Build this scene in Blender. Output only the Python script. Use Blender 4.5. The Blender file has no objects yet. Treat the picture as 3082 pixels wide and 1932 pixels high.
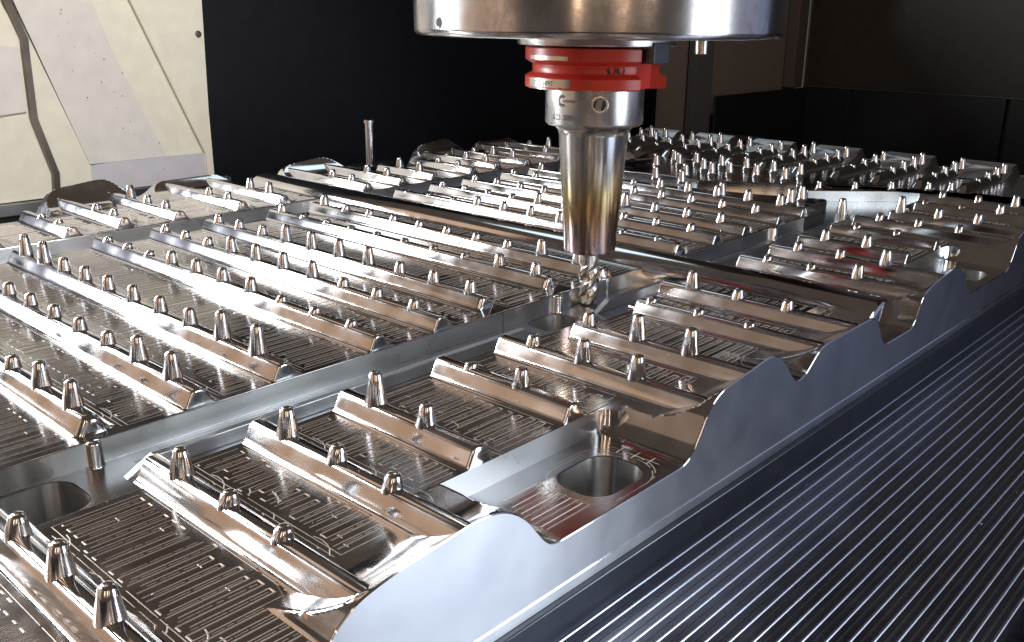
import bpy, bmesh, math, random
from mathutils import Vector, Matrix, geometry
R = math.radians
S = 0.001                      # everything below is written in millimetres
rnd = random.Random(7)
sc = bpy.context.scene
COL = sc.collection

# ---------------------------------------------------------------- camera
cam_d = bpy.data.cameras.new('camera')
cam = bpy.data.objects.new('camera', cam_d); COL.objects.link(cam)
cam_d.sensor_width = 36; cam_d.lens = 36 * 2814.2 / 3082
cam_d.shift_x = -0.00433; cam_d.shift_y = -0.00381
cam_d.clip_start = 0.01; cam_d.clip_end = 20
yaw, pit, rol = R(42.288), R(17.819), R(0.603)
F = Vector((math.cos(yaw) * math.cos(pit), math.sin(yaw) * math.cos(pit), -math.sin(pit)))
Rt = Vector((math.sin(yaw), -math.cos(yaw), 0)); U = Rt.cross(F)
r2 = Rt * math.cos(rol) + U * math.sin(rol); u2 = -Rt * math.sin(rol) + U * math.cos(rol)
M = Matrix((r2, u2, -F)).transposed().to_4x4(); M.translation = Vector((0, 0, 150)) * S
cam.matrix_world = M
cam_d.dof.use_dof = False
sc.camera = cam
sc.view_settings.view_transform = 'Standard'; sc.view_settings.look = 'None'
sc.view_settings.exposure = .15; sc.view_settings.gamma = 1
sc.cycles.max_bounces = 8; sc.cycles.glossy_bounces = 6
sc.cycles.sample_clamp_indirect = 4

# ---------------------------------------------------------------- world: dim workshop
w = bpy.data.worlds.new('World'); sc.world = w; w.use_nodes = True
w.node_tree.nodes['Background'].inputs[0].default_value = (1, .76, .60, 1)
w.node_tree.nodes['Background'].inputs[1].default_value = .065

def lamp(name, loc, target, size, radiance, color):
    d = bpy.data.lights.new(name, 'AREA'); d.shape = 'RECTANGLE'
    d.size, d.size_y = size[0] * S, size[1] * S
    d.energy = radiance * math.pi * d.size * d.size_y
    d.color = color
    o = bpy.data.objects.new(name, d); COL.objects.link(o)
    o.location = Vector(loc) * S
    v = (Vector(target) - Vector(loc)).normalized()
    o.rotation_euler = v.to_track_quat('-Z', 'Y').to_euler()
    return o
# white machine work light at the left, out of the frame
wl = lamp('work_light', (-515, 1870, 480), (350, 450, 0), (220, 1020), 72, (.93, .97, 1))
lamp('top_fill', (150, 1950, 1010), (300, 500, 0), (520, 420), 8, (1, .98, .93))  # added upper source, whitens the floors beside the middle ribs
lamp('top_fill', (330, 1500, 1180), (150, 250, 0), (520, 420), .55, (1, .66, .44))  # added tan upper source for the front floors to mirror
wl.rotation_euler = (wl.rotation_euler.to_matrix() @ Matrix.Rotation(R(-13), 3, 'Z')).to_euler()
lamp('lavender_fill', (-230, 2050, 250), (300, 600, 0), (520, 620), .30, (.78, .80, 1))  # added lavender source in place of a backdrop, greys the far ribs
lamp('shop_fill', (1500, -700, 150), (500, 100, 0), (1000, 800), .30, (.55, .66, 1))
# added warm fills further left, in place of lit tan walls
lamp('warm_fill', (-560, 850, 130), (300, 297, 130), (800, 620), .40, (1, .62, .38))
lamp('upper_warm_fill', (-560, 850, 700), (300, 297, 700), (800, 500), .16, (1, .66, .44))  # dimmer added fill above, softens the upper end of the tan
d = bpy.data.lights.new('casing_fill_spot', 'SPOT'); d.energy = 23; d.spot_size = R(62); d.spot_blend = .6; d.shadow_soft_size = .03; d.color = (1, .97, .93)  # added unseen spot that brightens the cream casing
o = bpy.data.objects.new('casing_fill_spot', d); COL.objects.link(o); o.location = (.25, .30, .62)
o.rotation_euler = (Vector((.40, .95, .08)) - o.location).to_track_quat('-Z', 'Y').to_euler()
d = bpy.data.lights.new('rear_fill_spot', 'SPOT'); d.energy = 6; d.spot_size = R(50); d.spot_blend = .8; d.shadow_soft_size = .04; d.color = (1, .88, .76)  # added unseen spot that brightens the tan rear wall
o = bpy.data.objects.new('rear_fill_spot', d); COL.objects.link(o); o.location = (1.25, .45, .75)
o.rotation_euler = (Vector((1.78, 1.01, .08)) - o.location).to_track_quat('-Z', 'Y').to_euler()
lamp('overhead_lamp', (1130, 1030, 830), (1010, 600, 0), (420, 300), 1.3, (.72, .90, 1))
# open door at the right, front
lamp('doorway_light', (570, -380, 120), (280, 300, 0), (300, 560), 4.6, (.84, .92, 1))
lamp('ambient_fill', (-260, -420, 330), (400, 300, 100), (800, 500), .20, (1, .80, .62))  # added wide fill behind the camera, lifts the spindle nose
# two warm lamp strips of the hall behind the camera
lamp('hall_lamp', (-330, -60, 330), (417, 323, 140), (50, 420), 5, (1, .66, .42))
lamp('hall_lamp', (-90, -300, 330), (417, 323, 140), (50, 420), 4.5, (1, .66, .42))
lamp('hall_lamp', (90, -420, 330), (417, 323, 140), (50, 420), 1.6, (1, .72, .55))

# ---------------------------------------------------------------- materials
def mat(name, col, metal=0., rough=.5, noise=0., bump=0., bscale=800, stretch=None, aniso=0., rvar=0., spec=.5, coat=0.):
    m = bpy.data.materials.new(name); m.use_nodes = True
    nt = m.node_tree; b = nt.nodes['Principled BSDF']; L = nt.links
    b.inputs['Base Color'].default_value = (*col, 1); b.inputs['Metallic'].default_value = metal
    b.inputs['Roughness'].default_value = rough; b.inputs['Anisotropic'].default_value = aniso
    b.inputs['Specular IOR Level'].default_value = spec
    tc = nt.nodes.new('ShaderNodeTexCoord'); mp = nt.nodes.new('ShaderNodeMapping')
    L.new(tc.outputs['Object'], mp.inputs[0])
    if stretch: mp.inputs['Scale'].default_value = stretch
    if noise or rvar:
        n = nt.nodes.new('ShaderNodeTexNoise'); n.inputs['Scale'].default_value = 60; n.inputs['Detail'].default_value = 5
        L.new(tc.outputs['Object'], n.inputs['Vector'])
        if noise:
            mx = nt.nodes.new('ShaderNodeMix'); mx.data_type = 'RGBA'; mx.blend_type = 'MULTIPLY'
            cr = nt.nodes.new('ShaderNodeMapRange'); cr.inputs[1].default_value = .3; cr.inputs[2].default_value = .7
            cr.inputs[3].default_value = 1 - noise; cr.inputs[4].default_value = 1
            L.new(n.outputs[0], cr.inputs[0]); L.new(cr.outputs[0], mx.inputs['B'])
            mx.inputs['Factor'].default_value = 1; mx.inputs['A'].default_value = (*col, 1)
            L.new(mx.outputs['Result'], b.inputs['Base Color'])
        if rvar:
            rr = nt.nodes.new('ShaderNodeMapRange'); rr.inputs[1].default_value = .3; rr.inputs[2].default_value = .7
            rr.inputs[3].default_value = max(.02, rough - rvar); rr.inputs[4].default_value = rough + rvar
            L.new(n.outputs[0], rr.inputs[0]); L.new(rr.outputs[0], b.inputs['Roughness'])
    if aniso:
        cb = nt.nodes.new('ShaderNodeCombineXYZ'); cb.inputs[2].default_value = 1; L.new(cb.outputs[0], b.inputs['Tangent'])
    if bump:
        n2 = nt.nodes.new('ShaderNodeTexNoise'); n2.inputs['Scale'].default_value = bscale; n2.inputs['Detail'].default_value = 3
        L.new(mp.outputs[0], n2.inputs['Vector'])
        bp = nt.nodes.new('ShaderNodeBump'); bp.inputs['Strength'].default_value = bump; bp.inputs['Distance'].default_value = .0002
        L.new(n2.outputs[0], bp.inputs['Height']); L.new(bp.outputs[0], b.inputs['Normal'])
    return m
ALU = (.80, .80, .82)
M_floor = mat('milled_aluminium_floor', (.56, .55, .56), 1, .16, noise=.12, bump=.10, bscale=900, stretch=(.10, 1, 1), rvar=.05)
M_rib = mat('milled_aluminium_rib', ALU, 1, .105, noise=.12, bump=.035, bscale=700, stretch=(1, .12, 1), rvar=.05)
M_pin = mat('polished_aluminium_pin', ALU, 1, .14)
M_wall = mat('milled_aluminium_wall', (.76, .77, .76), 1, .29, noise=.08, bump=.08, bscale=900, stretch=(.08, 1, 1), rvar=.03, aniso=.9)
M_side = mat('brushed_aluminium_side', (.76, .78, .80), 1, .32, noise=.06, bump=.07, bscale=700, stretch=(.10, 1, 1), rvar=.03, aniso=.9)
M_mark = mat('tool_mark_ridge', (.92, .84, .77), .55, .42)  # pale half-metallic base paints in the glint of the ridges
M_dark = mat('dark_steel_plate', (.16, .17, .20), 1, .30, noise=.2, bump=.1)
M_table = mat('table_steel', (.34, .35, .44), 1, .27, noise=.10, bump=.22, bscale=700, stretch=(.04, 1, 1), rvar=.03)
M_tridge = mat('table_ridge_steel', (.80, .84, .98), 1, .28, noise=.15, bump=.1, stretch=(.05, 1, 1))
M_slab = mat('plate_slab', (.55, .56, .58), 1, .22, bump=.1)
M_hole = mat('hole_wall_aluminium', (.80, .78, .76), 1, .28, bump=.25, bscale=500, stretch=(1, 1, .06))

# ---------------------------------------------------------------- helpers
def link(name, me, m, parent=None, loc=(0, 0, 0), smooth=True, angle=35):
    if m is not None and not me.materials: me.materials.append(m)
    if smooth and me.polygons:
        me.shade_smooth(); me.set_sharp_from_angle(angle=R(angle))
    o = bpy.data.objects.new(name, me); COL.objects.link(o)
    if parent is not None:
        o.parent = parent; o.location = Vector(loc) * S - parent.location
    else: o.location = Vector(loc) * S
    return o
def pymesh(name, vs, fs):
    me = bpy.data.meshes.new(name)
    me.from_pydata([(x * S, y * S, z * S) for x, y, z in vs], [], fs)
    bm = bmesh.new(); bm.from_mesh(me)
    bmesh.ops.remove_doubles(bm, verts=bm.verts, dist=1e-6)
    bmesh.ops.recalc_face_normals(bm, faces=bm.faces)
    bm.to_mesh(me); bm.free(); me.validate()
    return me
def bevel(o, width, seg=2, ang=35):
    b = o.modifiers.new('bevel', 'BEVEL'); b.width = width * S; b.segments = seg; b.limit_method = 'ANGLE'; b.angle_limit = R(ang)
    b.harden_normals = False
    return o
def prism(poly, z0, z1, holes=()):
    """vertical prism over a polygon, holes pass right through"""
    loops = [poly] + list(holes)
    vs, fs = [], []
    tri = geometry.tessellate_polygon([[Vector((x, y, 0)) for x, y in l] for l in loops])
    flat = [p for l in loops for p in l]; n = len(flat)
    vs = [(x, y, z1) for x, y in flat] + [(x, y, z0) for x, y in flat]
    for t in tri:
        fs.append(tuple(t)); fs.append(tuple(n + i for i in reversed(t)))
    k = 0
    for l in loops:
        for i in range(len(l)):
            a, b = k + i, k + (i + 1) % len(l); fs.append((a, b, n + b, n + a))
        k += len(l)
    return vs, fs
def block(name, poly, z0, z1, m, parent, holes=(), bev=.7):
    """prism with n-gon caps so that the bevel stays clean"""
    if holes:
        vs, fs = prism(poly, z0, z1, holes)
    else:
        n = len(poly); vs = [(x, y, z1) for x, y in poly] + [(x, y, z0) for x, y in poly]
        fs = [tuple(range(n)), tuple(range(2 * n - 1, n - 1, -1))] + [(i, (i + 1) % n, n + (i + 1) % n, n + i) for i in range(n)]
    o = link(name, pymesh(name, vs, fs), m, parent)
    if bev and not holes: bevel(o, bev)
    return o
def box(name, a, b, m, parent=None, bev=0.):
    o = block(name, [(a[0], a[1]), (b[0], a[1]), (b[0], b[1]), (a[0], b[1])], a[2], b[2], m, parent, bev=bev)
    return o
def rrect(x0, y0, x1, y1, r, n=8):
    pts = []
    for cx, cy, a0 in ((x1 - r, y1 - r, 0), (x0 + r, y1 - r, 90), (x0 + r, y0 + r, 180), (x1 - r, y0 + r, 270)):
        for i in range(n + 1):
            a = R(a0 + 90 * i / n); pts.append((cx + r * math.cos(a), cy + r * math.sin(a)))
    return pts
def lathe(prof, seg=96, rfun=None):
    vs, fs = [], []
    for r, z in prof:
        for i in range(seg):
            a = 2 * math.pi * i / seg; q = rfun(r, z, a) if rfun else r
            vs.append((q * math.cos(a), q * math.sin(a), z))
    for j in range(len(prof) - 1):
        for i in range(seg):
            a, b = j * seg + i, j * seg + (i + 1) % seg
            fs.append((a, b, b + seg, a + seg))
    fs.append(tuple(range(seg - 1, -1, -1))); k = (len(prof) - 1) * seg; fs.append(tuple(range(k, k + seg)))
    return vs, fs
def interp(pts, x):
    if x <= pts[0][0]: return pts[0][1]
    for (a, b), (c, d) in zip(pts, pts[1:]):
        if x <= c: return b + (d - b) * (x - a) / (c - a) if c > a else d
    return pts[-1][1]
def thing(name, loc, label, cat, group=None):
    e = bpy.data.objects.new(name, None); COL.objects.link(e); e.empty_display_size = .02
    e.location = Vector(loc) * S; e['label'] = label; e['category'] = cat
    if group: e['group'] = group
    return e

# ================================================================ MOULD PLATE
P = 395.5
plate = thing('mould_plate', (560, 474, -45), 'large milled aluminium mould plate with rows of ribs and tapered pins under the cutter', 'mould plate')
XB0 = [122, 163, 203.5, 255.8, 296, 337, 391, 430]            # front foot of each rib in one tile
XB = [71 - 0] + XB0 + [x + P for x in XB0]                     # index 0 is the odd rib before the first bar
BAR = [493]

# ---- plate slab with its through holes
holes = [rrect(233.5, 172.5, 266, 197, 9.5), rrect(361.5, 300, 391, 325, 9), rrect(86, 297, 115.5, 325, 9),
         rrect(629, 172.5, 661.5, 197, 9.5), rrect(757, 300, 786.5, 325, 11)]
slab = block('slab', [(30, 167.2), (1060, 167.2), (1060, 781.8), (30, 781.8)], -33, -10.12, M_slab, plate, holes=holes, bev=0)
for h in holes:     # darker, ribbed hole walls
    n = len(h); hv = [(x, y, z) for z in (-10.3, -30.5) for x, y in h]
    cx = sum(p[0] for p in h) / n; cy = sum(p[1] for p in h) / n
    hv = [(cx + (x - cx) * .985, cy + (y - cy) * .985, z) for x, y, z in hv]
    link('hole_wall', pymesh('hole_wall', hv, [(i, (i + 1) % n, n + (i + 1) % n, n + i) for i in range(n)]), M_wall, plate)
    link('hole_bottom', pymesh('hole_bottom', [(x, y, -30) for x, y in h], [tuple(range(n))]), M_dark, plate)  # dark sheet paints in the shade deep inside the hole

# ---- raised pocket blocks (A right row, B middle row, C far row)
A_poly = [(40, 208.5), (862, 208.5), (862, 287), (794, 287), (794, 278.5), (750, 278.5), (750, 285), (404, 285), (404, 278.5), (354, 278.5), (354, 285), (127, 285), (127, 278.5), (40, 278.5)]
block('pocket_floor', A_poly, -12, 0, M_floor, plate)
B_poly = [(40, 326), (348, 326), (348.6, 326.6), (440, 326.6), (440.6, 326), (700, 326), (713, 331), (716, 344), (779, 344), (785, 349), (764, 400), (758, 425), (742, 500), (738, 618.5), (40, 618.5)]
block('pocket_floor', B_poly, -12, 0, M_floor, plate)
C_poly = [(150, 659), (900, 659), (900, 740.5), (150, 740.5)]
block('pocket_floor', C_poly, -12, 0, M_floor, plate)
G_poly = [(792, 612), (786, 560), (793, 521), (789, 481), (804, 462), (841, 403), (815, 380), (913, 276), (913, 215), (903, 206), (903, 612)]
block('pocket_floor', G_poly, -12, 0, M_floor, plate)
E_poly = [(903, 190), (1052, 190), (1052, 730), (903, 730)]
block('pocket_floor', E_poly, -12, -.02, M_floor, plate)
# vertical mirror faces of the block walls: the same blocks, separate wall skins set 0.05 proud
def wall_skin(p0, p1, z0=-9.9, z1=-.75):
    (x0, y0), (x1, y1) = p0, p1
    d = Vector((x1 - x0, y1 - y0)).normalized(); nx, ny = d.y * .06, -d.x * .06
    v = [(x0 + nx, y0 + ny, z0), (x1 + nx, y1 + ny, z0), (x1 + nx, y1 + ny, z1), (x0 + nx, y0 + ny, z1)]
    link('block_wall', pymesh('block_wall', v, [(0, 1, 2, 3)]), M_wall, plate)
wall_skin((40, 326), (347.5, 326)); wall_skin((349, 326.6), (439.5, 326.6)); wall_skin((441, 326), (699, 326))
wall_skin((717, 344), (778, 344)); wall_skin((180, 659), (899, 659)); wall_skin((816, 379), (912, 277))

# ---- side flanges: profile along x times a concave ramp, with the bolt pads between
HP = [(60, -10), (111.5, -10), (113.4, -6), (115.6, .2), (118.4, 4.2), (122.5, 7.2), (126.6, 8.6), (136.6, 10.4), (155, 13.2), (172, 13), (178, 11.8), (182.8, 9.4), (187, 6.3), (190.5, 2.8), (196.7, -6.2), (200, -9.3), (202.5, -10),
      (278, -10), (280.5, -9.2), (285.5, -5), (288.5, .5), (291.4, 5.9), (296, 10.2), (301.3, 12.9), (308, 14.2), (320.5, 15.3), (334, 16.9), (341, 17.2), (346, 16.2), (350, 14), (353.5, 11.2), (360.8, 3.5), (364.5, -.4), (367.5, -1.7),
      (370, -1.8), (374, -1.2), (378.5, 1), (383.3, 5), (388.8, 8.2), (394, 9.2), (418, 9.5), (444, 9.6), (450, 8.6), (454.6, 5.6), (460, -3), (464.5, -8.8), (467.5, -10), (507, -10)]
def hp(x):
    if x < 118.4: return interp([(60, 0), (112.6, 0), (114, .35), (115.6, 1.2), (118.4, 4.2)], x)
    if x < 507: return interp(HP, x)
    return interp(HP, x - P)
TOPS = [(60, 7), (115, 8.6), (185, 15), (240, 12), (282, 13), (345, 17.6), (372, 14), (380, 9.6), (455, 10), (507, 8)]
_hp = hp
def hp(x):
    if x < 116.5: return _hp(x)
    return sum(_hp(x + d) * w_ for d, w_ in ((-4.2, .14), (-2.1, .22), (0, .28), (2.1, .22), (4.2, .14)))
def tp(x): return interp(TOPS, x if x < 507 else x - P)
def ramp(x, y):
    d = max(0., 195.5 - y); D0 = 29.; z = tp(x); rr = (D0 * D0 + z * z) / 2 / z
    return rr - math.sqrt(max(rr * rr - d * d, 0)) if d < rr else z
def hh(x, y): return min(ramp(x, y), hp(x))
def yw(x):
    u = x if x < 507 else x - P
    for c, sgn in ((283, 1), (200, -1)):
        e = (u - c) * sgn
        if sgn > 0 and -7 < e < 9:
            if e < 0: return 208.45 - (7 - math.sqrt(max(49 - (e + 7) ** 2, 0)))
            return 201.45 + 7 * (e / 9) ** 2
    return 208.45
def flange_strip(name, x0, x1, mirror=False):
    xs = []; x = x0
    while x < x1:
        xs.append(x); u = (x if x < 507 else x - P)
        x += .75 if (108 < u < 204 or 276 < u < 470) else 2.5
    xs.append(x1)
    ys = [166.5, 167.0, 167.8] + [168.8 + i * (31.2 / 22) for i in range(23)]
    vs, fs = [], []; nr = len(ys) + 4
    for x in xs:
        h0 = hh(x, 166.5)
        col = [(x, 166.5, h0 - .55), (x, 166.75, h0 - .15)] + [(x, y, hh(x, y)) for y in ys[1:]]
        w_ = yw(x)
        for f in (.5, 1.): y = 200 + (w_ - 200) * f; col.append((x, y, min(hh(x, y), 0 if y > 196 else 99)))
        col.append((x, w_ + .03, 0.))
        col.append((x, 208.5, 0.))
        vs += col; nc = len(col)
    nc = len(vs) // len(xs)
    hb = [(a, b) for a, b in ((233.5, 266), (629, 661.5))]
    for i in range(len(xs) - 1):
        for j in range(nc - 1):
            xm = (xs[i] + xs[i + 1]) / 2; ym = vs[i * nc + j][1]
            if any(a - 4 < xm < b + 4 for a, b in hb) and 169 < ym < 198.5 and not mirror: continue
            fs.append((i * nc + j, (i + 1) * nc + j, (i + 1) * nc + j + 1, i * nc + j + 1))
    if not mirror:          # pad round each hole
        for a, b in hb:
            cols = [i for i in range(len(xs) - 1) if a - 4 < (xs[i] + xs[i + 1]) / 2 < b + 4]
            i0, i1 = cols[0], cols[-1] + 1
            js = [j for j in range(nc - 1) if 169 < vs[i0 * nc + j][1] < 198.5]; j0, j1 = js[0], js[-1] + 1
            outer = [(vs[k][0], vs[k][1]) for k in [i * nc + j0 for i in range(i0, i1 + 1)] + [i1 * nc + j for j in range(j0 + 1, j1 + 1)] + [i * nc + j1 for i in range(i1 - 1, i0 - 1, -1)] + [i0 * nc + j for j in range(j1 - 1, j0, -1)]]
            inner = rrect(a, 172.5, b, 197, 9.5)
            tri = geometry.tessellate_polygon([[Vector((x, y, 0)) for x, y in outer], [Vector((x, y, 0)) for x, y in inner]])
            k = len(vs); vs += [(x, y, -10) for x, y in outer + inner]; fs += [tuple(k + q for q in t) for t in tri]
    # outer side face
    k = len(vs)
    low = [(166.5, -26.8), (166.15, -27.3), (166.0, -30.9)]
    for x in xs: vs += [(x, y, z) for y, z in low]
    for i in range(len(xs) - 1):
        fs.append((i * nc, (i + 1) * nc, k + (i + 1) * 3, k + i * 3))
        for j in range(2): fs.append((k + i * 3 + j, k + (i + 1) * 3 + j, k + (i + 1) * 3 + j + 1, k + i * 3 + j + 1))
    if mirror: vs = [(x, 949 - y, z) for x, y, z in vs]
    me = pymesh(name, vs, fs)
    me.materials.append(M_rib); me.materials.append(M_side); me.materials.append(M_floor)
    for p in me.polygons:
        c = p.center / S; n = p.normal
        if abs(n.y) > .98 and (c.y < 166.6 or c.y > 782.4): p.material_index = 1
        elif abs(n.z) > .995 and c.z < -9.5: p.material_index = 2
        elif abs(n.y) > .9 and c.z < .1: p.material_index = 1
    return link(name, me, None, plate, angle=24)
flange_strip('side_flange', 60, 884)
flange_strip('side_flange', 150, 884, True)

# ---- ribs
PROF = [(0, -.08), (.6, .1), (1.2, .45), (1.8, 1.1), (2.2, 2.0), (3.95, 5.5), (4.35, 6.2), (4.9, 6.8), (5.6, 7.2), (6.5, 7.4), (8.3, 7.4), (9.4, 7.2), (10.5, 6.6), (11.5, 5.5), (13.0, 2.9), (13.9, 1.6), (15.0, .6), (17, -.08)]
def offs(prof, d):
    out = []
    for i, (x, z) in enumerate(prof):
        a = prof[max(i - 1, 0)]; b = prof[min(i + 1, len(prof) - 1)]
        t = Vector((b[0] - a[0], b[1] - a[1])).normalized(); n = Vector((t.y, -t.x))
        out.append((x + n.x * d, max(z + n.y * d, -.08)))
    return out
def rib_mesh(L, r0, r1, slope=0):
    """along +y from 0 to L; rounded end of radius r0 / r1 (0 = runs into something)"""
    rows = []
    def cap(r):
        if r <= .05: return [(0, PROF)]
        return [(r * (1 - math.sin(R(a))), offs(PROF, r * (1 - math.cos(R(a))))) for a in (90, 67, 45, 22, 0)]
    for t, p in reversed(cap(r0)): rows.append((t, p))
    for t, p in cap(r1): rows.append((L - t, p))
    rows.sort(key=lambda q: q[0])
    if slope: rows = [(0, [(8.5 + (x - 8.5) * .8, min(z, 0) - .05) for x, z in PROF]), (slope * .5, [(8.5 + (x - 8.5) * .95, z * .6) for x, z in PROF]), (slope, PROF)] + rows[-1:]
    vs = [(x, y, z) for y, p in rows for x, z in p]; n = len(PROF); fs = []
    for j in range(len(rows) - 1):
        for i in range(n - 1): fs.append((j * n + i, j * n + i + 1, (j + 1) * n + i + 1, (j + 1) * n + i))
    fs.append(tuple(range(n - 1, -1, -1))); k = (len(rows) - 1) * n; fs.append(tuple(range(k, k + n)))
    return pymesh('rib', vs, fs)
rib_cache = {}
def rib(x, y0, y1, r0, r1):
    k = (round(y1 - y0, 1), r0, r1)
    if k not in rib_cache:
        me = rib_mesh(y1 - y0, r0, r1); me.materials.append(M_rib); me.shade_smooth(); me.set_sharp_from_angle(angle=R(40)); rib_cache[k] = me
    o = bpy.data.objects.new('rib', rib_cache[k]); COL.objects.link(o); o.parent = plate
    o.location = Vector((x, y0, 0)) * S - plate.location
    return o
for i, x in enumerate(XB):
    t = (i - 1) % 8 if i else -1
    # right row
    ly = {4: 285, 5: 274.3, 6: 274.6}.get(t, 284.9)
    if t in (2, 3): rib(x, 208.55, ly, 1.2, 1.0)
    else: rib(x, 168.6, ly, 0, 1.0 if t not in (5, 6) else 2.2)
    # middle row
    if i == 0: rib(x, 326.1, 618.4, 1.2, 1); continue
    ry = {0: 330.4, 5: 335.5, 6: 336}.get(t, 326.05)
    if i == 15 + 0 or x > 712: pass
    else: rib(x, ry, 618.4, 3.0 if t in (0, 5, 6) else 1.3, 1.0)
    # far row
    if x > 200 and x < 880:
        if t in (2, 3): rib(x, 659.05, 740.4, 1.2, 1.2)
        else: rib(x, 659.05 if t != 4 else 664, 780.4, 1.2, 0)

# ---- pins
pin_cache = {}
def pin_mesh(zt, rt=2.4, onrib=False):
    k = (round(zt, 1), rt, onrib)
    if k in pin_cache: return pin_cache[k]
    n = 22; zs = [-.1, .3, 1.0, 2.0, min(6.5, zt * .6), max(6.6, zt * .8) if zt > 9 else zt * .8, zt - .9, zt - .4, zt - .12, zt]
    vs, fs = [], []
    for z in zs:
        d = max(zt - z, 0); ins = 0
        if z > zt - .8: ins = (.0, .35, .75, 1.3)[zs.index(z) - len(zs) + 4] if zs.index(z) >= len(zs) - 4 else 0
        ry = rt + .165 * d + (1.5 if z < 0 else .7 if z < .5 else .2 if z < 1.5 else 0) - ins
        rb = rt * .95 + .14 * d + (1.6 if z < 0 else .9 if z < .5 else .3 if z < 1.5 else 0) - ins
        rf = rb if not onrib else (rt * .88 + (4.25 - rt * .88) * min(1, d / max(zt - 6.5, 1.5)) - ins)
        for i in range(n):
            a = 2 * math.pi * i / n; c, q = math.cos(a), math.sin(a)
            e = .8 if (c < 0 and onrib) else 1.
            vs.append((math.copysign(abs(c) ** e, c) * (rf if c < 0 else rb), math.copysign(abs(q) ** e, q) * ry, z))
    for j in range(len(zs) - 1):
        for i in range(n): a, b = j * n + i, j * n + (i + 1) % n; fs.append((a, b, b + n, a + n))
    fs.append(tuple(range(n - 1, -1, -1))); q = (len(zs) - 1) * n; fs.append(tuple(range(q, q + n)))
    me = pymesh('pin', vs, fs); me.materials.append(M_pin); me.shade_smooth(); me.set_sharp_from_angle(angle=R(50))
    pin_cache[k] = me; return me
npin = 0
def pin(x, y, zt, z0=0, rt=2.4, onrib=False):
    global npin; npin += 1
    o = bpy.data.objects.new('pin', pin_mesh(zt, rt, onrib)); COL.objects.link(o); o.parent = plate
    o.location = Vector((x, y, z0)) * S - plate.location; o.rotation_euler.z = rnd.uniform(-.05, .05)
def rpin(x, y, h):
    f = (x + 8.4) / (x + 9); pin(x + 8.4, y * (1 - (1 - f) * .8), round(150 - (150 - h) * f + (.9 if h < 11 else .4), 1), 0, 2.4, True)
YB = [348.3, 377.8, 407, 436, 464.8, 493.3, 521.8, 549.5, 578, 605.5]
BH = {0: [16.4, 16.4, 11.5, 11.5, 11.5, 11.5, 11.5, 16, 16, 16], 1: [17.2, 17.2, 12.4, 12.4, 12.5, 12.6, 12.8, 12.8, 17, 17],
      2: [19.2, 19.2, 14.3, 14.3, 14.3, 14.2, 14, 14.1, 19, 19], 3: [9.1, 9.1, 9.1, 13.7, 13.8, 13.5, 13.7, 8.6, 8.6, 8.7],
      4: [11.3, 11.3, 11.2, 15.8, 15.8, 15.8, 15.9, 11.1, 11, 11], 5: [13.2, 13.2, 13, 17.2, 17.3, 17.3, 17.5, 12.7, 12.6, 12.4],
      6: [13.3, 13.2, 8.4, 8.2, 8.1, 7.9, 7.8, 8, 7.8, 12.6], 7: [15, 15.8, 10.5, 10.4, 10.4, 10.3, 10.2, 10.2, 10.1, 14.2],
      8: [8.1, 8.1, 8.1, 13.1, 13.3, 12.6, 12.7, 7.8, 7.8, 6.9], 9: [10.7, 10.7, 10.2, 14.8, 14.8, 14.8, 9.4, 9.2, 9.3, 9.6],
      10: [13.1, 12.9, 12.8, 16.7, 16.7, 16.5, 11.4, 11.2, 11.8, 11.4], 11: [12.7, 12.3, 12.9, 12.3, 12.2, 8.4, 8, 7.5, 11.4, 11.1],
      12: [15.2, 14.9, 14.9, 14.7, 14.5, 9.6, 9.6, 9.6, 13.9, 13.4]}
for i, hs in BH.items():
    for y, h in zip(YB, hs):
        if XB[i + 1] < 165 and y > 545 : continue
        rpin(XB[i + 1], y, h)
YA = [208.5, 237.3, 266.3]
AH = {-1: [15, 15, 12], 0: [9.3, 9.8, 15.1], 1: [11.1, 11.5, 16.6], 2: [0, 14.1, 18.9], 3: [0, 14, 8.5], 4: [16.2, 16.1, 11.4], 5: [18.1, 18.2, 13],
      6: [8.3, 8.7, 8.6], 7: [11.6, 11.7, 16], 8: [14.3, 9.1, 9.1], 9: [16, 11.4, 11.3], 10: [0, 13.9, 13.2], 11: [0, 8.8, 8.9],
      12: [11, 11.2, 10.7], 13: [13.6, 13.4, 18.7], 14: [13.2, 8.1, 8.4], 15: [15.4, 10.7, 10.7]}
for i, hs in AH.items():
    for y, h in zip(YA, hs):
        if h: rpin(XB[i + 1], y, h)
YC = [682.5, 711.5, 740.5]
CH = {3: [8.4, 8.4, 0], 4: [10.7, 10.7, 0], 5: [12, 12.5, 16.9], 6: [11.8, 11.7, 6.8], 7: [15, 15, 0], 8: [11.8, 13.1, 0], 9: [13.9, 13.2, 0], 10: [15.2, 16, 0],
      11: [10.6, 11.1, 0], 12: [13.4, 13.5, 8.3], 13: [15.4, 15.4, 10.5], 14: [14, 9.7, 9.9], 15: [17, 17, 10]}
for i, hs in CH.items():
    for y, h in zip(YC, hs):
        if h: rpin(XB[i + 1], y, h)
for x, y in ((836.7, 562.6), (880.5, 568.9), (863.2, 551.4), (883, 542), (850.5, 513), (831.5, 492), (884.6, 512), (848, 481), (889, 484.7), (853.8, 454), (889, 453.7), (852.9, 422.6), (890, 424.5), (802, 504)):
    pin(x, y, 13)
for x, y in ((765, 484.6), (765.6, 515), (744, 361.3), (730, 420), (765, 361.3)):
    pin(x, y, 13)
for x, y in ((827.7, 375), (850, 350), (875, 325.6), (897.3, 300)): pin(x, y, 8, 0, 1.9)
pin(905.5, 283, 9); pin(736.4, 311.8, 22, -10, 2.6)
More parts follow.
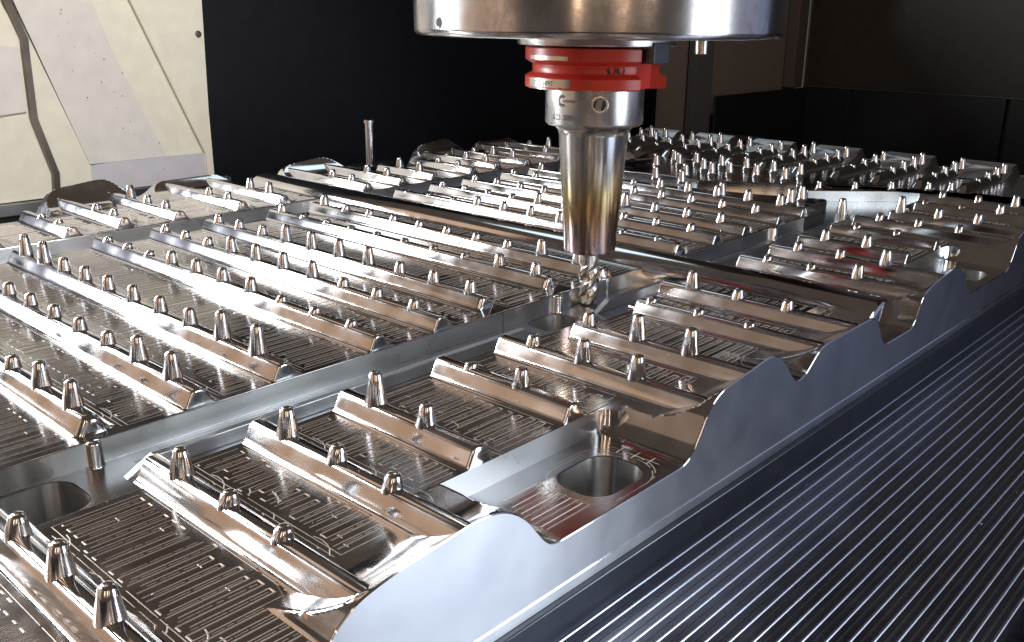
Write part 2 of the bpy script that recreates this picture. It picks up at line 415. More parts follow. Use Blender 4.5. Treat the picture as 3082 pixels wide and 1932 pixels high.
# end section: ribs run the other way
for k, y in enumerate((272.5, 313, 354, 395, 437, 476.5, 517, 557.5, 598, 638, 678, 700)):
    o = bpy.data.objects.new('rib', rib_cache.setdefault('E', rib_mesh(110, .4, 0, 12))); COL.objects.link(o); o.parent = plate
    if not o.data.materials: o.data.materials.append(M_rib); o.data.shade_smooth(); o.data.set_sharp_from_angle(angle=R(40))
    o.rotation_euler.z = R(-90); o.location = Vector((903.1, y + 9, 0)) * S - plate.location
    for j, x in enumerate((947, 975.5, 1003, 1026)):
        if k == 11 and j == 0: continue
        pin(x, y, (9, 12, 14, 15)[j] + (k % 3) * 1.2)
print('pins', npin)

# ---- concave end flanges
def end_flange(yc):
    vs, fs = [], []; secs = [(-36, -10, 0), (-33, -6, .2), (-30, 0, .45), (-27, 6, .8), (-25, 12, 1), (25, 12, 1), (28, 7, .8), (32, 0, .45), (36, -10, 0)]
    xs = [992 + i * 5.5 for i in range(11)]
    n = len(xs)
    for dy, top, f in secs:
        for x in xs:
            d = x - 992; z = (60 - math.sqrt(3600 - d * d)) * .55 + .02 + (yc < 400) * .5
            vs.append((x, yc + dy, min(z, top)))
        vs.append((xs[-1] + .3, yc + dy, -10)); 
    m = n + 1
    for s in range(len(secs) - 1):
        for i in range(m - 1): fs.append((s * m + i, (s + 1) * m + i, (s + 1) * m + i + 1, s * m + i + 1))
    return link('end_flange', pymesh('end_flange', vs, fs), M_side, plate, angle=30)
for yc in (692, 613.5, 533, 452.5, 372, 291.5, 211): end_flange(yc)

# ---- the broad round bars across the plate
def bar(x, y0, y1):
    vs, fs = [], []; n = 28
    ysec = [(y0, .80), (y0 + .8, .90), (y0 + 2.2, .97), (y0 + 4.5, 1), (y1, 1)]
    for y, s in ysec:
        for i in range(n + 1):
            a = math.pi * i / n; c_ = math.cos(a); vs.append((x - 20.3 * s * math.copysign(abs(c_) ** .95, c_), y, -10.2 + 16.6 * s * math.sin(a) ** .92))
    for j in range(len(ysec) - 1):
        for i in range(n): a = j * (n + 1) + i; fs.append((a, a + 1, a + n + 2, a + n + 1))
    fs.append(tuple(range(n, -1, -1)))
    return link('round_bar', pymesh('round_bar', vs, fs), M_rib, plate, angle=50)
bar(493, 178.5, 772)
# ---- locating rails in the channels, with sloped ends
def rail(x0, x1, y0, y1, zt=-4.2, z0=-10.1, up0=11, up1=0):
    vs = [(x0, y0, z0), (x0, y1, z0), (x0 + up0, y1, zt), (x0 + up0, y0, zt), (x1 - up1, y1, zt), (x1 - up1, y0, zt), (x1, y1, z0), (x1, y0, z0)]
    fs = [(0, 1, 2, 3), (3, 2, 4, 5), (5, 4, 6, 7), (0, 3, 5, 7), (1, 6, 4, 2), (0, 7, 6, 1)]
    return bevel(link('guide_rail', pymesh('guide_rail', vs, fs), M_side, plate, smooth=False), .35)
rail(129.5, 352, 306, 309.6, up1=9); rail(404.5, 478, 306, 309.6); rail(510, 750, 306, 309.6, up1=9)
rail(150, 470, 634, 637.6, zt=-6)
v = [(856, 602, -10), (896, 585, -10), (926, 633, -10), (897, 640, -10), (859, 605, -1.5), (896, 589, -2.5), (922, 628, -1.2), (898, 636, 2)]
cv = link('glint_step', pymesh('glint_step', [(x - 1.5, y, z + 2.6) for x, y, z in v], [(0, 1, 5, 4), (1, 2, 6, 5), (2, 3, 7, 6), (3, 0, 4, 7), (4, 5, 6, 7)]), M_pin, plate, smooth=False)  # added facets, shaped to throw back the work light as a glint
# ---- small vertical half-round pillars on the middle row's wall
for x in (127, 392.5, 522 + 125):
    vs, fs = lathe([(3.4, -10.1), (3.0, -9.2), (2.9, -1.2), (2.6, -.5), (2.0, -.12)], 28)
    link('wall_pillar', pymesh('wall_pillar', vs, fs), M_pin, plate, (x, 325.4, 0))
# ---- cutter marks: low ridges left on the floors
TV, TF = [], []
def ridge(x0, y0, x1, y1, w=.66, h=.2, z=0.):
    d = Vector((x1 - x0, y1 - y0))
    if abs(d.y) > abs(d.x) * 1.5: h *= .45
    if d.length < .2: return
    d.normalize(); nx, ny = -d.y * w / 2, d.x * w / 2; k = len(TV)
    TV.extend([(x0 + nx, y0 + ny, z + .01), (x1 + nx, y1 + ny, z + .01), (x0, y0, z + h), (x1, y1, z + h), (x0 - nx, y0 - ny, z + .01), (x1 - nx, y1 - ny, z + .01)])
    TF.extend([(k, k + 2, k + 3, k + 1), (k + 2, k + 4, k + 5, k + 3)])
def bay(x0, x1, y0, y1, pitch=5.3, z=0.):
    """meandering cutter path between two ribs: stepped teeth, nested passes and contour lines"""
    rr = rnd; y = y0 + 4 + rr.uniform(0, 2); L = x1 - x0; ja = jb = 0.; px = None
    while y < y1 - 4:
        if rr.random() < .45: ja = rr.choice((0, 0, 1.6, 3.0, 4.4)); 
        if rr.random() < .45: jb = rr.choice((0, 0, 1.4, 2.8, 4.2))
        a, b = x0 + 4.4 + ja, x1 - 2.0 - jb
        if b - a < 4: y += pitch; continue
        h_ = pitch * rr.uniform(.40, .60)
        ridge(a, y, b, y, z=z)
        if rr.random() < .8: ridge(b, y, b, y + h_, z=z)
        if rr.random() < .85: ridge(a + rr.choice((0, 0, 2.4)), y + h_, b, y + h_, z=z, w=.5, h=.14)
        if rr.random() < .6: ridge(a, y + h_, a, min(y + pitch, y1 - 3), z=z)
        xx = a + rr.uniform(1, 4)
        while xx < b - 2:          # chattering dashes between two passes
            e = min(b - 1.2, xx + rr.uniform(2, 10)); ridge(xx, y + h_ * .5, e, y + h_ * .5 + rr.uniform(-.08, .08), w=.26, h=.07, z=z); xx = e + rr.uniform(.4, 1.4)
        if rr.random() < .25: q = rr.uniform(a + 2, b - 3); ridge(q, y - 1.3, q, y + 1.2, w=.4, z=z)
        y += pitch + rr.uniform(-.25, .25)
    for q, wd in ((x0 + 1.3, .26), (x0 + 3.3, .34), (x1 - .9, .28)):       # long passes beside the rib feet
        yy = y0 + 2
        while yy < y1 - 3:
            e = min(y1 - 2, yy + rr.uniform(8, 50)); ridge(q, yy, q, e, w=wd, h=.07, z=z); yy = e + rr.uniform(.6, 5)
    for yy in (y0 + 1.6, y1 - 1.8): ridge(x0 + 3, yy, x1 - 3, yy, w=.4, h=.1, z=z)
    for k in range(int((y1 - y0) / 40)):      # arcs where the cutter swung round a pin
        cx, cy, r_ = x0 + rr.uniform(-1, 2), rr.uniform(y0 + 8, y1 - 8), rr.uniform(6, 10); a0 = R(rr.uniform(-60, -20)); n = 5
        for t in range(n):
            t0, t1 = a0 + t * .16, a0 + (t + 1) * .16
            ridge(cx + r_ * math.cos(t0), cy + r_ * math.sin(t0), cx + r_ * math.cos(t1), cy + r_ * math.sin(t1), w=.5, h=.13, z=z)
for i in range(len(XB) - 1):
    a, b = XB[i] + 17, XB[i + 1]
    if XB[i] < 493 < XB[i + 1] : a2, b2 = (a, 472) if i else (a, b)
    segs = [(a, b)] if not (a < 493 < b) else [(a, 473), (513, b)]
    for a_, b_ in segs:
        if b_ - a_ < 6: continue
        bay(a_, b_, 170 if a_ < 90 else 196 if not 175 < (a_ % P) < 282 else 210, 276 if (350 < a_ < 400 or a_ < 120) else 283)
        if a_ < 712: bay(a_, min(b_, 735), 328, 616)
        if a_ > 200: bay(a_, b_, 661, 738)
bay(712, 736, 350, 612); bay(46, 70, 170, 276)
# pad and channel floors
for k in range(5):
    ridge(207, 174 + k * 5.2, 230, 174 + k * 5.2, z=-10); ridge(207 + k, 176.6 + k * 5.2, 229, 176.6 + k * 5.2, w=.3, z=-10)
for k in range(3): ridge(269, 178 + 7 * k, 279, 178 + 7 * k, w=.3, z=-10); ridge(272 + 3 * k, 174, 272 + 3 * k, 199, w=.3, z=-10)
for dx in (0, 1.6):
    pts = rrect(229 - dx, 168.8, 270 + dx, 200.5 + dx, 14)
    for i in range(len(pts)):
        if rnd.random() < .75: p, q = pts[i], pts[(i + 1) % len(pts)]; ridge(p[0], p[1], q[0], q[1], w=.32, h=.08, z=-10)
for y in (312, 318, 322.5): 
    x = 40
    while x < 780:
        e = x + rnd.uniform(20, 80)
        if not any(a - 3 < x < b + 3 or a - 3 < e < b + 3 or (x < a and e > b) for a, b in ((86, 116), (361, 391), (757, 787))): ridge(x, y, e, y, w=.3, h=.07, z=-10)
        x = e + rnd.uniform(1, 12)
tm = link('tool_mark', pymesh('tool_mark', TV, TF), M_mark, plate, smooth=False); tm['kind'] = 'stuff'
# arcs swept by the cutter around the pins
TV, TF = [], []
for i, x in enumerate(XB):
    for y in YA + YB:
        if i == 0 and y > 300: continue
        cx, cy = x + 9, y
        for q in (0, 1):
            r0 = 9.5 + 3.0 * q; a0 = R(-75 + rnd.uniform(-10, 10)); a1 = a0 + R(rnd.uniform(50, 95)); n = 6
            for s in range(n):
                t0, t1 = a0 + (a1 - a0) * s / n, a0 + (a1 - a0) * (s + 1) / n
                p = (cx + r0 * math.cos(t0), cy + r0 * math.sin(t0)); q_ = (cx + r0 * math.cos(t1), cy + r0 * math.sin(t1))
                if p[0] > x + 17.3 and p[0] < x + 23: ridge(p[0], p[1], q_[0], q_[1], w=.4, h=.1)
am = link('tool_mark', pymesh('tool_mark', TV, TF), M_mark, plate, smooth=False); am['kind'] = 'stuff'

CV, CF = [], []
def fleck(x, y, z, r):
    k = len(CV); a = rnd.uniform(0, 6.3)
    for i in range(3):
        t = a + i * 2.1 + rnd.uniform(-.4, .4); CV.append((x + r * math.cos(t), y + r * math.sin(t), z + rnd.uniform(0, r)))
    CV.append((x, y, z + r * rnd.uniform(.5, 1.3))); CF.extend([(k, k + 1, k + 3), (k + 1, k + 2, k + 3), (k + 2, k, k + 3)])
for i in range(900):
    x = rnd.uniform(60, 720); y = rnd.choice((rnd.uniform(330, 615), rnd.uniform(330, 520), rnd.uniform(212, 284)))
    d = min(((x - q) for q in XB if x >= q), default=99); z = interp(PROF, d) if d < 17 else 0
    fleck(x, y, max(z, 0), rnd.uniform(.12, .38))
for i in range(60): fleck(rnd.uniform(60, 500), rnd.uniform(-60, 160), -45, rnd.uniform(.2, .7))
ch = link('swarf', pymesh('swarf', CV, CF), M_pin, None, smooth=False)
ch['kind'] = 'stuff'; ch['label'] = 'tiny bright aluminium swarf flecks scattered over ribs and floors'; ch['category'] = 'swarf'
# ================================================================ MACHINE TABLE
table = thing('machine_table', (400, 300, -120), 'dark grooved steel machine table under the aluminium mould plate', 'machine table')
box('subplate', (25, 163.6, -45.3), (1064, 786, -31.1), M_dark, table, bev=.5)
TVp = []
ys = []; y = -110.
prof = []
while y < 163:
    if 50 < y < 58: y += 5.8; continue
    prof += [(y, -45), (y + .3, -44.65), (y + .75, -44.65), (y + 1.05, -45), (y + 2.9, -45.0), (y + 3.1, -44.9), (y + 3.4, -44.9), (y + 3.6, -45)]
    y += 5.8
prof = [(-115, -45)] + sorted(prof) + [(164, -45)]
# the wide T slot
pa = [p for p in prof if p[0] < 38] + [(40, -45), (40, -70), (57, -70), (57, -45)] + [p for p in prof if p[0] > 57.6]
vs = [(x, y, z) for x in (-60, 1500) for y, z in pa]; n = len(pa)
me = pymesh('table_top', vs, [(i, i + 1, n + i + 1, n + i) for i in range(n - 1)])
me.materials.append(M_table); me.materials.append(M_tridge)
for p in me.polygons:
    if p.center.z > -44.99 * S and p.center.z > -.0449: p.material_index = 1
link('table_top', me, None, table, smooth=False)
box('table_top', (-60, 788, -60), (1500, 905, -45), M_dark, table, bev=1)
box('table_body', (-60, -115, -120), (1500, 905, -72), M_dark, table)

# ================================================================ SPINDLE, HOLDER, CUTTER
AX, AY = 417.5, 323.3
def mat_steel(name, col, rough, stops=None, z0=0., z1=1., cloud=0., aniso=0.):
    m = mat(name, col, 1, rough, bump=.05, bscale=900, stretch=(.3, .3, 1), rvar=.04)
    nt = m.node_tree; L = nt.links; b = nt.nodes['Principled BSDF']
    tc = nt.nodes.new('ShaderNodeTexCoord')
    if stops:
        sx = nt.nodes.new('ShaderNodeSeparateXYZ'); L.new(tc.outputs['Object'], sx.inputs[0])
        mr = nt.nodes.new('ShaderNodeMapRange'); mr.inputs[1].default_value = z0 * S; mr.inputs[2].default_value = z1 * S
        nz = nt.nodes.new('ShaderNodeTexNoise'); nz.inputs['Scale'].default_value = 18; L.new(tc.outputs['Object'], nz.inputs['Vector'])
        ad = nt.nodes.new('ShaderNodeMath'); ad.operation = 'MULTIPLY_ADD'; ad.inputs[1].default_value = .16; L.new(nz.outputs[0], ad.inputs[0])
        L.new(sx.outputs[2], mr.inputs[0]); L.new(mr.outputs[0], ad.inputs[2])
        cr = nt.nodes.new('ShaderNodeValToRGB'); L.new(ad.outputs[0], cr.inputs[0])
        els = cr.color_ramp.elements
        while len(els) < len(stops): els.new(.5)
        for e, (p, c) in zip(els, stops): e.position = p; e.color = (*c, 1)
        L.new(cr.outputs[0], b.inputs['Base Color'])
    if cloud:
        nz = nt.nodes.new('ShaderNodeTexNoise'); nz.inputs['Scale'].default_value = 45; nz.inputs['Detail'].default_value = 8; nz.inputs['Roughness'].default_value = .7
        mp = nt.nodes.new('ShaderNodeMapping'); mp.inputs['Scale'].default_value = (1, 1, .7); L.new(tc.outputs['Object'], mp.inputs[0]); L.new(mp.outputs[0], nz.inputs['Vector'])
        cr = nt.nodes.new('ShaderNodeValToRGB'); cr.color_ramp.elements[0].position = .42; cr.color_ramp.elements[0].color = (col[0] * .62, col[1] * .6, col[2] * .6, 1)
        cr.color_ramp.elements[1].position = .56; cr.color_ramp.elements[1].color = (*col, 1)
        L.new(nz.outputs[0], cr.inputs[0]); L.new(cr.outputs[0], b.inputs['Base Color'])
        mr = nt.nodes.new('ShaderNodeMapRange'); mr.inputs[1].default_value = .42; mr.inputs[2].default_value = .58; mr.inputs[3].default_value = rough + .07; mr.inputs[4].default_value = rough
        L.new(nz.outputs[0], mr.inputs[0]); L.new(mr.outputs[0], b.inputs['Roughness'])
    return m
M_nose = mat_steel('spindle_nose_steel', (.66, .64, .64), .15, cloud=1)
M_body = mat_steel('holder_body_steel', (.62, .60, .59), .26)
M_cone = mat_steel('heat_tinted_steel', (.6, .6, .6), .19, [(0., (.36, .27, .27)), (.12, (.44, .34, .35)), (.28, (.43, .32, .27)), (.42, (.42, .30, .16)), (.58, (.52, .41, .22)), (.75, (.56, .52, .45)), (.92, (.58, .57, .56))], 21.5, 90)
M_carb = mat('carbide_cutter', (.72, .69, .66), 1, .24)
M_cham = mat('chamfer_steel', (.75, .75, .85), 1, .15)
M_blk = mat('black_hole', (.01, .01, .01), 0, .7)
M_red = mat('red_lacquer', (.55, .032, .014), 0, .34, noise=.25, bump=.05)
nt = M_red.node_tree; b = nt.nodes['Principled BSDF']
M_bare = mat('bare_worn_steel', (.55, .52, .46), 1, .24, bump=.05)
M_key = mat('drive_key_steel', (.12, .13, .14), 1, .35, bump=.05)
M_ink = mat('engraving_dark', (.05, .05, .055), .6, .6)
az0 = -142.25

nose = thing('spindle_nose', (AX, AY, 140.3), 'wide bare steel spindle nose at the top centre above the red tool holder', 'spindle')
vs, fs = lathe([(60, 141.2), (94.6, 140.3), (96.6, 140.9), (97.7, 142.3), (97.8, 144), (97.8, 230)], 180)
link('nose_housing', pymesh('nose_housing', [(x + AX, y + AY, z) for x, y, z in vs], fs), M_nose, nose)
vs, fs = lathe([(41.9, 135.9), (42.6, 136.2), (42.8, 136.9), (42.8, 141.5)], 120)
link('nose_ring', pymesh('nose_ring', [(x + AX, y + AY, z) for x, y, z in vs], fs), M_body, nose)
def oncyl(az, r): return AX + r * math.cos(R(az)), AY + r * math.sin(R(az))
def radial_disc(name, az, r, z, rad, m, parent, depth=0., ring=None, m2=None, seg=24):
    """a hole mouth on a cylinder: black disc in place of its shaded inside (and a countersunk rim)"""
    vs, fs = [], []; c = Vector((math.cos(R(az)), math.sin(R(az)), 0)); t = Vector((-math.sin(R(az)), math.cos(R(az)), 0)); up = Vector((0, 0, 1))
    def put(rr, out):
        k = len(vs)
        for i in range(seg):
            a = 2 * math.pi * i / seg; q = t * (rr * math.cos(a)); dx = rr * math.cos(a)
            rad_here = math.sqrt(max(r * r - dx * dx, 0)) + out
            p = Vector((AX, AY, z)) + c * rad_here + t * dx + up * (rr * math.sin(a)); vs.append(tuple(p))
        return k
    a = put(rad, .12); b_ = put(rad * .98, .02)
    for i in range(seg): fs.append((a + i, a + (i + 1) % seg, b_ + (i + 1) % seg, b_ + i))
    fs.append(tuple(range(b_, b_ + seg)))
    o = link(name, pymesh(name, vs, fs), m, parent, smooth=False)
    if ring:
        vs, fs = [], []
        a = put(ring, .04); b_ = put((ring + rad) / 2, .22); c_ = put(rad * .98, .08)
        for i in range(seg):
            j = (i + 1) % seg; fs.append((a + i, a + j, b_ + j, b_ + i)); fs.append((b_ + i, b_ + j, c_ + j, c_ + i))
        link(name + '_rim', pymesh(name + '_rim', vs, fs), m2, parent)
    return o
radial_disc('set_screw_hole', 167.1, 97.8, 146.8, 2.3, M_blk, nose, ring=2.9, m2=M_nose)
# drive key block
def key(az, r0, r1, hw, z0, z1, m, parent, name):
    c = Vector((math.cos(R(az)), math.sin(R(az)))); t = Vector((-c.y, c.x))
    pts = [Vector((AX, AY)) + c * a + t * b for a, b in ((r0, -hw), (r1, -hw), (r1, hw), (r0, hw))]
    return block(name, [(p.x, p.y) for p in pts], z0, z1, m, parent, bev=.4)
key(-92, 27, 43.5, 6.5, 127.5, 138, M_key, nose, 'drive_key')
key(88, 27, 43.5, 6.5, 127.5, 138, M_key, nose, 'drive_key')
vs, fs = lathe([(2.6, 0), (3.0, .4), (3.0, 7.5)], 24)
bx_, by_ = oncyl(-97.5, 72)
link('stop_bolt', pymesh('stop_bolt', [(x + bx_, y + by_, z + 133.4) for x, y, z in vs], fs), M_body, nose)

holder = thing('tool_holder', (AX, AY, 21.8), 'heat tinted conical tool holder with a red lacquered grip flange, centre of the picture', 'tool holder')
vs, fs = lathe([(11, 21.8), (13.6, 21.8), (14.5, 22.3), (14.8, 23.2), (19.3, 88.2), (19.8, 90.4), (21, 92), (22, 93)], 128)
link('cone', pymesh('cone', vs, fs), M_cone, holder, (AX, AY, 0))
vs, fs = lathe([(20, 92.6), (25.6, 93.8), (26.6, 94.6), (27, 95.8), (27, 113.2), (26.5, 113.9)], 128)
link('body', pymesh('body', vs, fs), M_body, holder, (AX, AY, 0))
ths = R(-84)
def slot(r, z, a):
    for s in (ths, ths + math.pi):
        d = (a - s + math.pi) % (2 * math.pi) - math.pi
        if abs(d) < R(20.5) and r > 27: return min(r, 28.5 / math.cos(d))
    return r
vs, fs = lathe([(25, 113.7), (37.6, 113.9), (38.4, 114.6), (38.4, 119.6), (38.0, 120.1), (34.6, 121.9), (34.4, 122.3), (34.4, 125.8), (34.6, 126.3), (38.0, 128.2), (38.4, 128.7), (38.4, 134.4), (38, 134.9), (30, 135)], 240, slot)
link('grip_flange', pymesh('grip_flange', vs, fs), M_red, holder, (AX, AY, 0), angle=30)
def band(az0_, az1_, z0, z1, r, m, name, ragged=.5, parent=None):
    n = 40; vs = []; fs = []
    for i in range(n + 1):
        a = R(az0_ + (az1_ - az0_) * i / n); j0 = rnd.uniform(0, ragged) if z0 < 115 else 0; 
        vs += [(r * math.cos(a), r * math.sin(a), z0 + j0), (r * math.cos(a), r * math.sin(a), z1)]
    for i in range(n): fs.append((2 * i, 2 * i + 2, 2 * i + 3, 2 * i + 1))
    link(name, pymesh(name, vs, fs), m, parent, (AX, AY, 0))
band(153, 198.5, 114.7, 119.4, 38.46, M_bare, 'worn_band', .7, holder)
band(154, 196, 128.8, 130.9, 38.46, M_bare, 'worn_band', .3, holder)
band(140, 232, 113.95, 114.5, 38.1, M_bare, 'worn_edge', .2, holder)
radial_disc('balance_hole', -128.8, 34.4, 124.1, 2.35, M_blk, holder)
radial_disc('balance_hole', -120.6, 34.4, 124.1, 2.35, M_blk, holder)
radial_disc('screw_hole', -136.5, 27, 106.2, 3.3, M_blk, holder, ring=4.7, m2=M_body, seg=36)
def text(s, az, r, z, size, name, sx=1., off=.12, bold=0.):
    cu = bpy.data.curves.new(name, 'FONT'); cu.body = s; cu.size = size; cu.align_x = 'LEFT'; cu.align_y = 'CENTER'; cu.resolution_u = 4; cu.offset = bold
    o = bpy.data.objects.new('tmp', cu); COL.objects.link(o); dg = bpy.context.evaluated_depsgraph_get()
    me = bpy.data.meshes.new_from_object(o.evaluated_get(dg)); bpy.data.objects.remove(o)
    bm = bmesh.new(); bm.from_mesh(me); bmesh.ops.subdivide_edges(bm, edges=[e for e in bm.edges if e.calc_length() > .8], cuts=2); bmesh.ops.triangulate(bm, faces=bm.faces)
    for v in bm.verts:
        a = R(az) + v.co.x * sx / r; zz = z + v.co.y
        v.co = Vector(((r + off) * math.cos(a), (r + off) * math.sin(a), zz)) * S
    bm.to_mesh(me); bm.free()
    return link(name, me, M_ink, holder, (AX, AY, 0), smooth=False)
text('G 2,5  20000 r', 163.5, 27, 98.9, 4.3, 'engraved_text', .62)
text('C VZ 3HPVT', 161, 38.4, 116.9, 4.0, 'engraved_text', .68, .2)
text('S-HUNKER', -181, 27, 107.6, 1.9, 'engraved_text', .9, .12, .03)
# ring of rays beside the small lettering
vs, fs = [], []
for i in range(22):
    a = R(55 + i * 250 / 21); k = len(vs)
    for rr, wd in ((2.0, .16), (3.5, .07)):
        for sg in (-1, 1):
            u = rr * math.cos(a) - wd * sg * math.sin(a); v = rr * math.sin(a) + wd * sg * math.cos(a)
            q = R(178.5) + u / 27; vs.append((27.12 * math.cos(q), 27.12 * math.sin(q), 107.7 + v))
    fs.append((k, k + 1, k + 3, k + 2))
for i in range(24):
    a, b2 = R(60 + i * 10), R(70 + i * 10); k = len(vs)
    for t_ in (a, b2):
        for rr in (1.7, 2.05):
            q = R(178.5) + rr * math.cos(t_) / 27; vs.append((27.12 * math.cos(q), 27.12 * math.sin(q), 107.7 + rr * math.sin(t_)))
    fs.append((k, k + 1, k + 3, k + 2))
link('sun_emblem', pymesh('sun_emblem', vs, fs), M_ink, holder, (AX, AY, 0), smooth=False)

cutter = thing('end_mill', (AX, AY, -9), 'short carbide end mill with spiral flutes held in the conical tool holder', 'end mill')
vs, fs = lathe([(5.3, 13.5), (5.72, 15.0), (5.75, 23)], 48)
link('shank', pymesh('shank', vs, fs), M_carb, cutter, (AX, AY, 0))
def flutes():
    n, m = 96, 56; z0, z1 = -9, 18.5; vs, fs = [], []
    for j in range(m + 1):
        z = z0 + (z1 - z0) * j / m; tw = (z - z0) / 32 * 2 * math.pi + 1.2
        for i in range(n):
            a = 2 * math.pi * i / n; u = (a * 3 / (2 * math.pi)) % 1
            if u < .10: r = 5.8
            elif u < .34: r = 5.62 - .1 * u
            else: v = (u - .34) / .66; r = 5.55 - 1.15 * math.sin(math.pi * v ** .75)
            if z > 11: r = r + (5.6 - r) * min(1, (z - 11) / 6.5)
            vs.append((r * math.cos(a + tw), r * math.sin(a + tw), z))
    for j in range(m):
        for i in range(n): a, b = j * n + i, j * n + (i + 1) % n; fs.append((a, b, b + n, a + n))
    k = len(vs); vs.append((0, 0, z0 + 1.3))
    for i in range(n): fs.append((k, (i + 1) % n, i))
    fs.append(tuple(range(m * n, m * n + n)))
    return vs, fs
vs, fs = flutes()
link('flute', pymesh('flute', vs, fs), M_carb, cutter, (AX, AY, 0), angle=28)

# ================================================================ ENCLOSURE
def quad(name, pts, m, thick=2., parent=None, nrm=(0, 1, 0)):
    n = len(pts); N = Vector(nrm) * thick
    vs = [tuple(p) for p in pts] + [tuple(Vector(p) + N) for p in pts]
    fs = [tuple(range(n)), tuple(range(2 * n - 1, n - 1, -1))] + [(i, (i + 1) % n, n + (i + 1) % n, n + i) for i in range(n)]
    return link(name, pymesh(name, vs, fs), m, parent, smooth=False)
M_cream = mat('cream_paint', (.76, .72, .60), 0, .45, noise=.10, bump=.05, bscale=200)
M_grey = mat('grey_white_sheet', (.70, .66, .62), 0, .5, noise=.10, bump=.05, bscale=200)  # inner and left panels, greyer than the cream ones
M_lilac = mat('lilac_grey_shade', (.56, .54, .58), 0, .5, noise=.10, bump=.05, bscale=200)  # shading of the lower casing put into a lilac-grey colour
M_seal = mat('grey_seal', (.20, .17, .14), .7, .35, noise=.3)
M_black = mat('black_sheet', (.006, .007, .012), 0, .5, noise=.5)
M_tan = mat('tan_paint', (.20, .155, .13), 0, .5, noise=.15, bump=.05, bscale=120)
M_cover = mat('black_cover', (.010, .012, .016), 0, .4, noise=.4)
M_speck = mat('dirt_speck', (.12, .10, .09), 0, .8)
YC_ = 950
casing = thing('machine_casing', (430, YC_, -120), 'cream painted sheet metal machine casing at the far left behind the plate', 'machine casing')
def cq(name, pts, m, dy=0, th=3): return quad(name, [(x, YC_ + dy + (d[0] if d else 0), z) for x, z, *d in pts], m, th, casing)
cq('panel', [(298, 200), (347, 200), (346, 185), (343, 160), (356, 130), (354, 55), (367, 0), (365, -23), (298, -23)], M_cream, 0)
cq('panel', [(352.5, 158), (405, 3), (403.5, -24), (370, -24), (372, 0), (360, 50), (361, 130), (350, 159)], M_cream, -3)
cq('panel', [(299, 124), (352.5, 118), (351.9, 60), (299, 55)], M_grey, -2.5, 2)
cq('inner_panel', [(355, 156, -3), (342, 200, -3), (446, 200, 6), (464.5, 161.8, 6), (531, 4.3, 6), (404, 5.1, -3)], M_grey, -1, 2)
cq('skirt_panel', [(404, 4.9), (531, 4.1), (532, -24), (403.6, -24)], M_lilac, -2.2, 3)
cq('panel', [(464.8, 161), (446.5, 200), (544, 200), (542.5, 163), (539.3, 50), (539.3, -24), (532, -24), (531.2, 4)], M_cream, -4, 4)
cq('backing_panel', [(298, -24), (539.3, -24), (539.3, 50), (542.5, 163), (544, 200), (298, 200)], M_cream, 2, 3)
# the edge seal between the two sheets
sp = [(340, 190), (348, 160), (358.7, 126), (358, 113), (357, 53), (370, -.5), (367.8, -24)]
for (a, b), (c, d) in zip(sp, sp[1:]):
    quad('edge_seal', [(a - 3, YC_ - 6, b), (a + 3, YC_ - 6, b), (c + 3, YC_ - 6, d), (c - 3, YC_ - 6, d)], M_seal, 6, casing)
vs, fs = lathe([(3.6, 0), (3.4, .8), (2.2, 1.2), (2.0, .6)], 20)
link('screw', pymesh('screw', [(x, z * -1, y) for x, y, z in vs], fs), M_seal, casing, (535, YC_ - 4, 129), smooth=False)
k = 0
SV, SF = [], []
for x, z in ((395, 152), (400, 140), (417, 126), (403, 118), (422, 112), (430, 106), (398, 96), (447, 92), (425, 84), (436, 74), (444, 70), (437, 58), (449, 44), (441, 38), (452, 31), (470, 27), (478, 20), (471, 8), (498, 18), (389, 128), (409, 70), (480, -8), (445, -12)):
    n = 7; r = rnd.uniform(.35, .9); k = len(SV)
    yy = YC_ - 6
    for i in range(n): a = 2 * math.pi * i / n; q = r * rnd.uniform(.6, 1.2); SV.append((x + q * math.cos(a), YC_ - 1.05 + (x - 425) / 120 * 9 * 0 - 5, z + q * math.sin(a)))
    SF.append(tuple(range(k, k + n)))
dm = link('dirt_speck', pymesh('dirt_speck', SV, SF), M_speck, casing, smooth=False); dm['kind'] = 'stuff'
# plinth below the casing
box('plinth', (100, 946, -36.2), (560, 956, -25.2), M_side, casing, bev=.6)
box('dark_gap', (100, 949, -120), (560, 956, -36.4), M_black, casing)  # black sheet stands for the dark gap under the plinth
# rest of the left wall, out of the frame
quad('wall', [(-900, -500, -120), (-900, 960, -120), (-900, 960, 700), (-900, -500, 700)], M_tan, 4, nrm=(-1, 0, 0))['kind'] = 'structure'
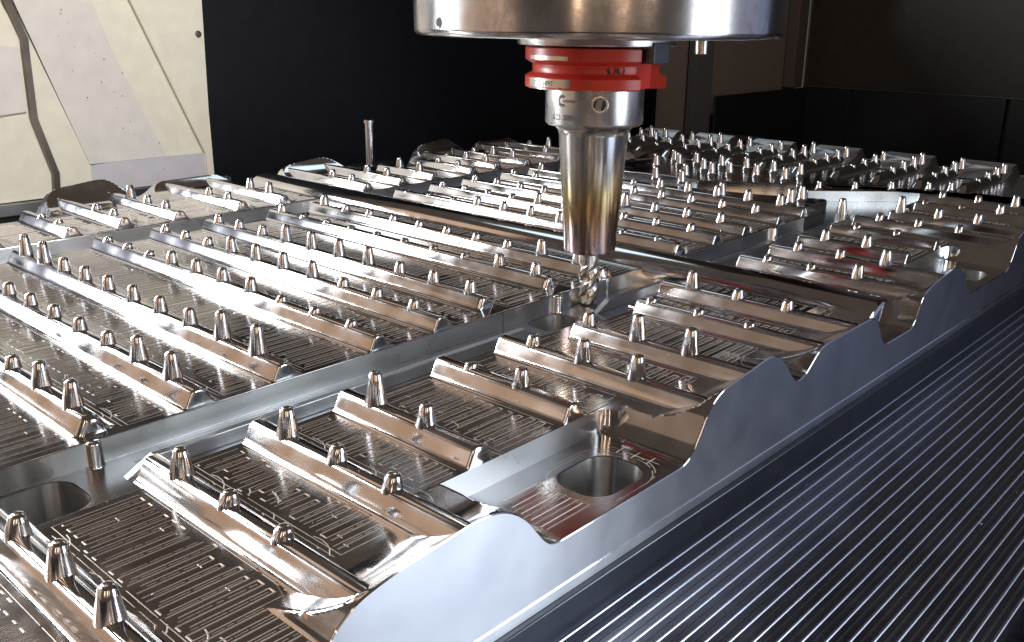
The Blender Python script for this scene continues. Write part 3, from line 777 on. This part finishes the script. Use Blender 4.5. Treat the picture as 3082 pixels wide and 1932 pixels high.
# black sheet behind the plate
o = quad('back_wall', [(180, 1100, -120), (1700, 1100, -120), (1700, 1100, 380), (180, 1100, 380)], M_black, 4); o['kind'] = 'structure'
# tan rear corner with post
o = quad('rear_wall', [(1500, 1012, -120), (2050, 1012, -120), (2050, 1012, 1400), (1500, 1012, 1400)], M_tan, 4); o['kind'] = 'structure'
post = thing('wall_post', (1640, 1000, -120), 'grey upright post in front of the tan rear wall, right of the tool holder', 'post')
box('upright', (1590, 990, -120), (1652, 1008, 600), mat('post_grey', (.09, .085, .085), 0, .5), post, bev=1)
post2 = thing('corner_post', (2010, 985, -120), 'dark vertical corner post at the back right of the enclosure', 'post')
box('upright', (1985, 985, 5), (2030, 1011, 600), mat('corner_brown', (.10, .075, .065), 0, .5), post2, bev=2)
o = quad('side_wall', [(2078, -900, -120), (2078, 1030, -120), (2078, 1030, 1700), (2078, -900, 1700)], mat('brown_wall', (.035, .026, .020), 0, .55, noise=.3), 4, nrm=(1, 0, 0)); o['kind'] = 'structure'
cov = thing('way_cover', (2040, 500, -120), 'low black way cover panels along the right rear of the enclosure', 'way cover')
box('cover_panel', (1652.5, 980, -140), (2044, 984, 4.8), M_cover, cov, bev=.8)
for y0, y1 in ((880, 982), (560, 872), (240, 552), (-120, 232), (-600, -128)):
    box('cover_panel', (2046, y0, -140), (2052, y1, 5.5), M_cover, cov, bev=.8)
box('cover_seam', (2054, -600, -140), (2058, 985, 4), M_blk, cov)
box('top_edge', (2044, -600, 5.8), (2060, 985, 7.2), M_seal, cov, bev=.4)
o = box('floor', (-900, -900, -160), (2080, 1104, -150), M_black); o['kind'] = 'structure'
sp_ = thing('steel_post', (664, 825, -45), 'thin bright round steel post behind the far row of the mould plate', 'post')
vs, fs = lathe([(5.2, -45), (5.2, 36.5), (6.6, 37.0), (6.6, 40.0), (6.0, 40.6)], 32)
link('rod', pymesh('rod', vs, fs), M_pin, sp_, (662, 825, 0))
box('foot', (640, 815, -14), (700, 840, -9), M_dark, sp_, bev=.5)
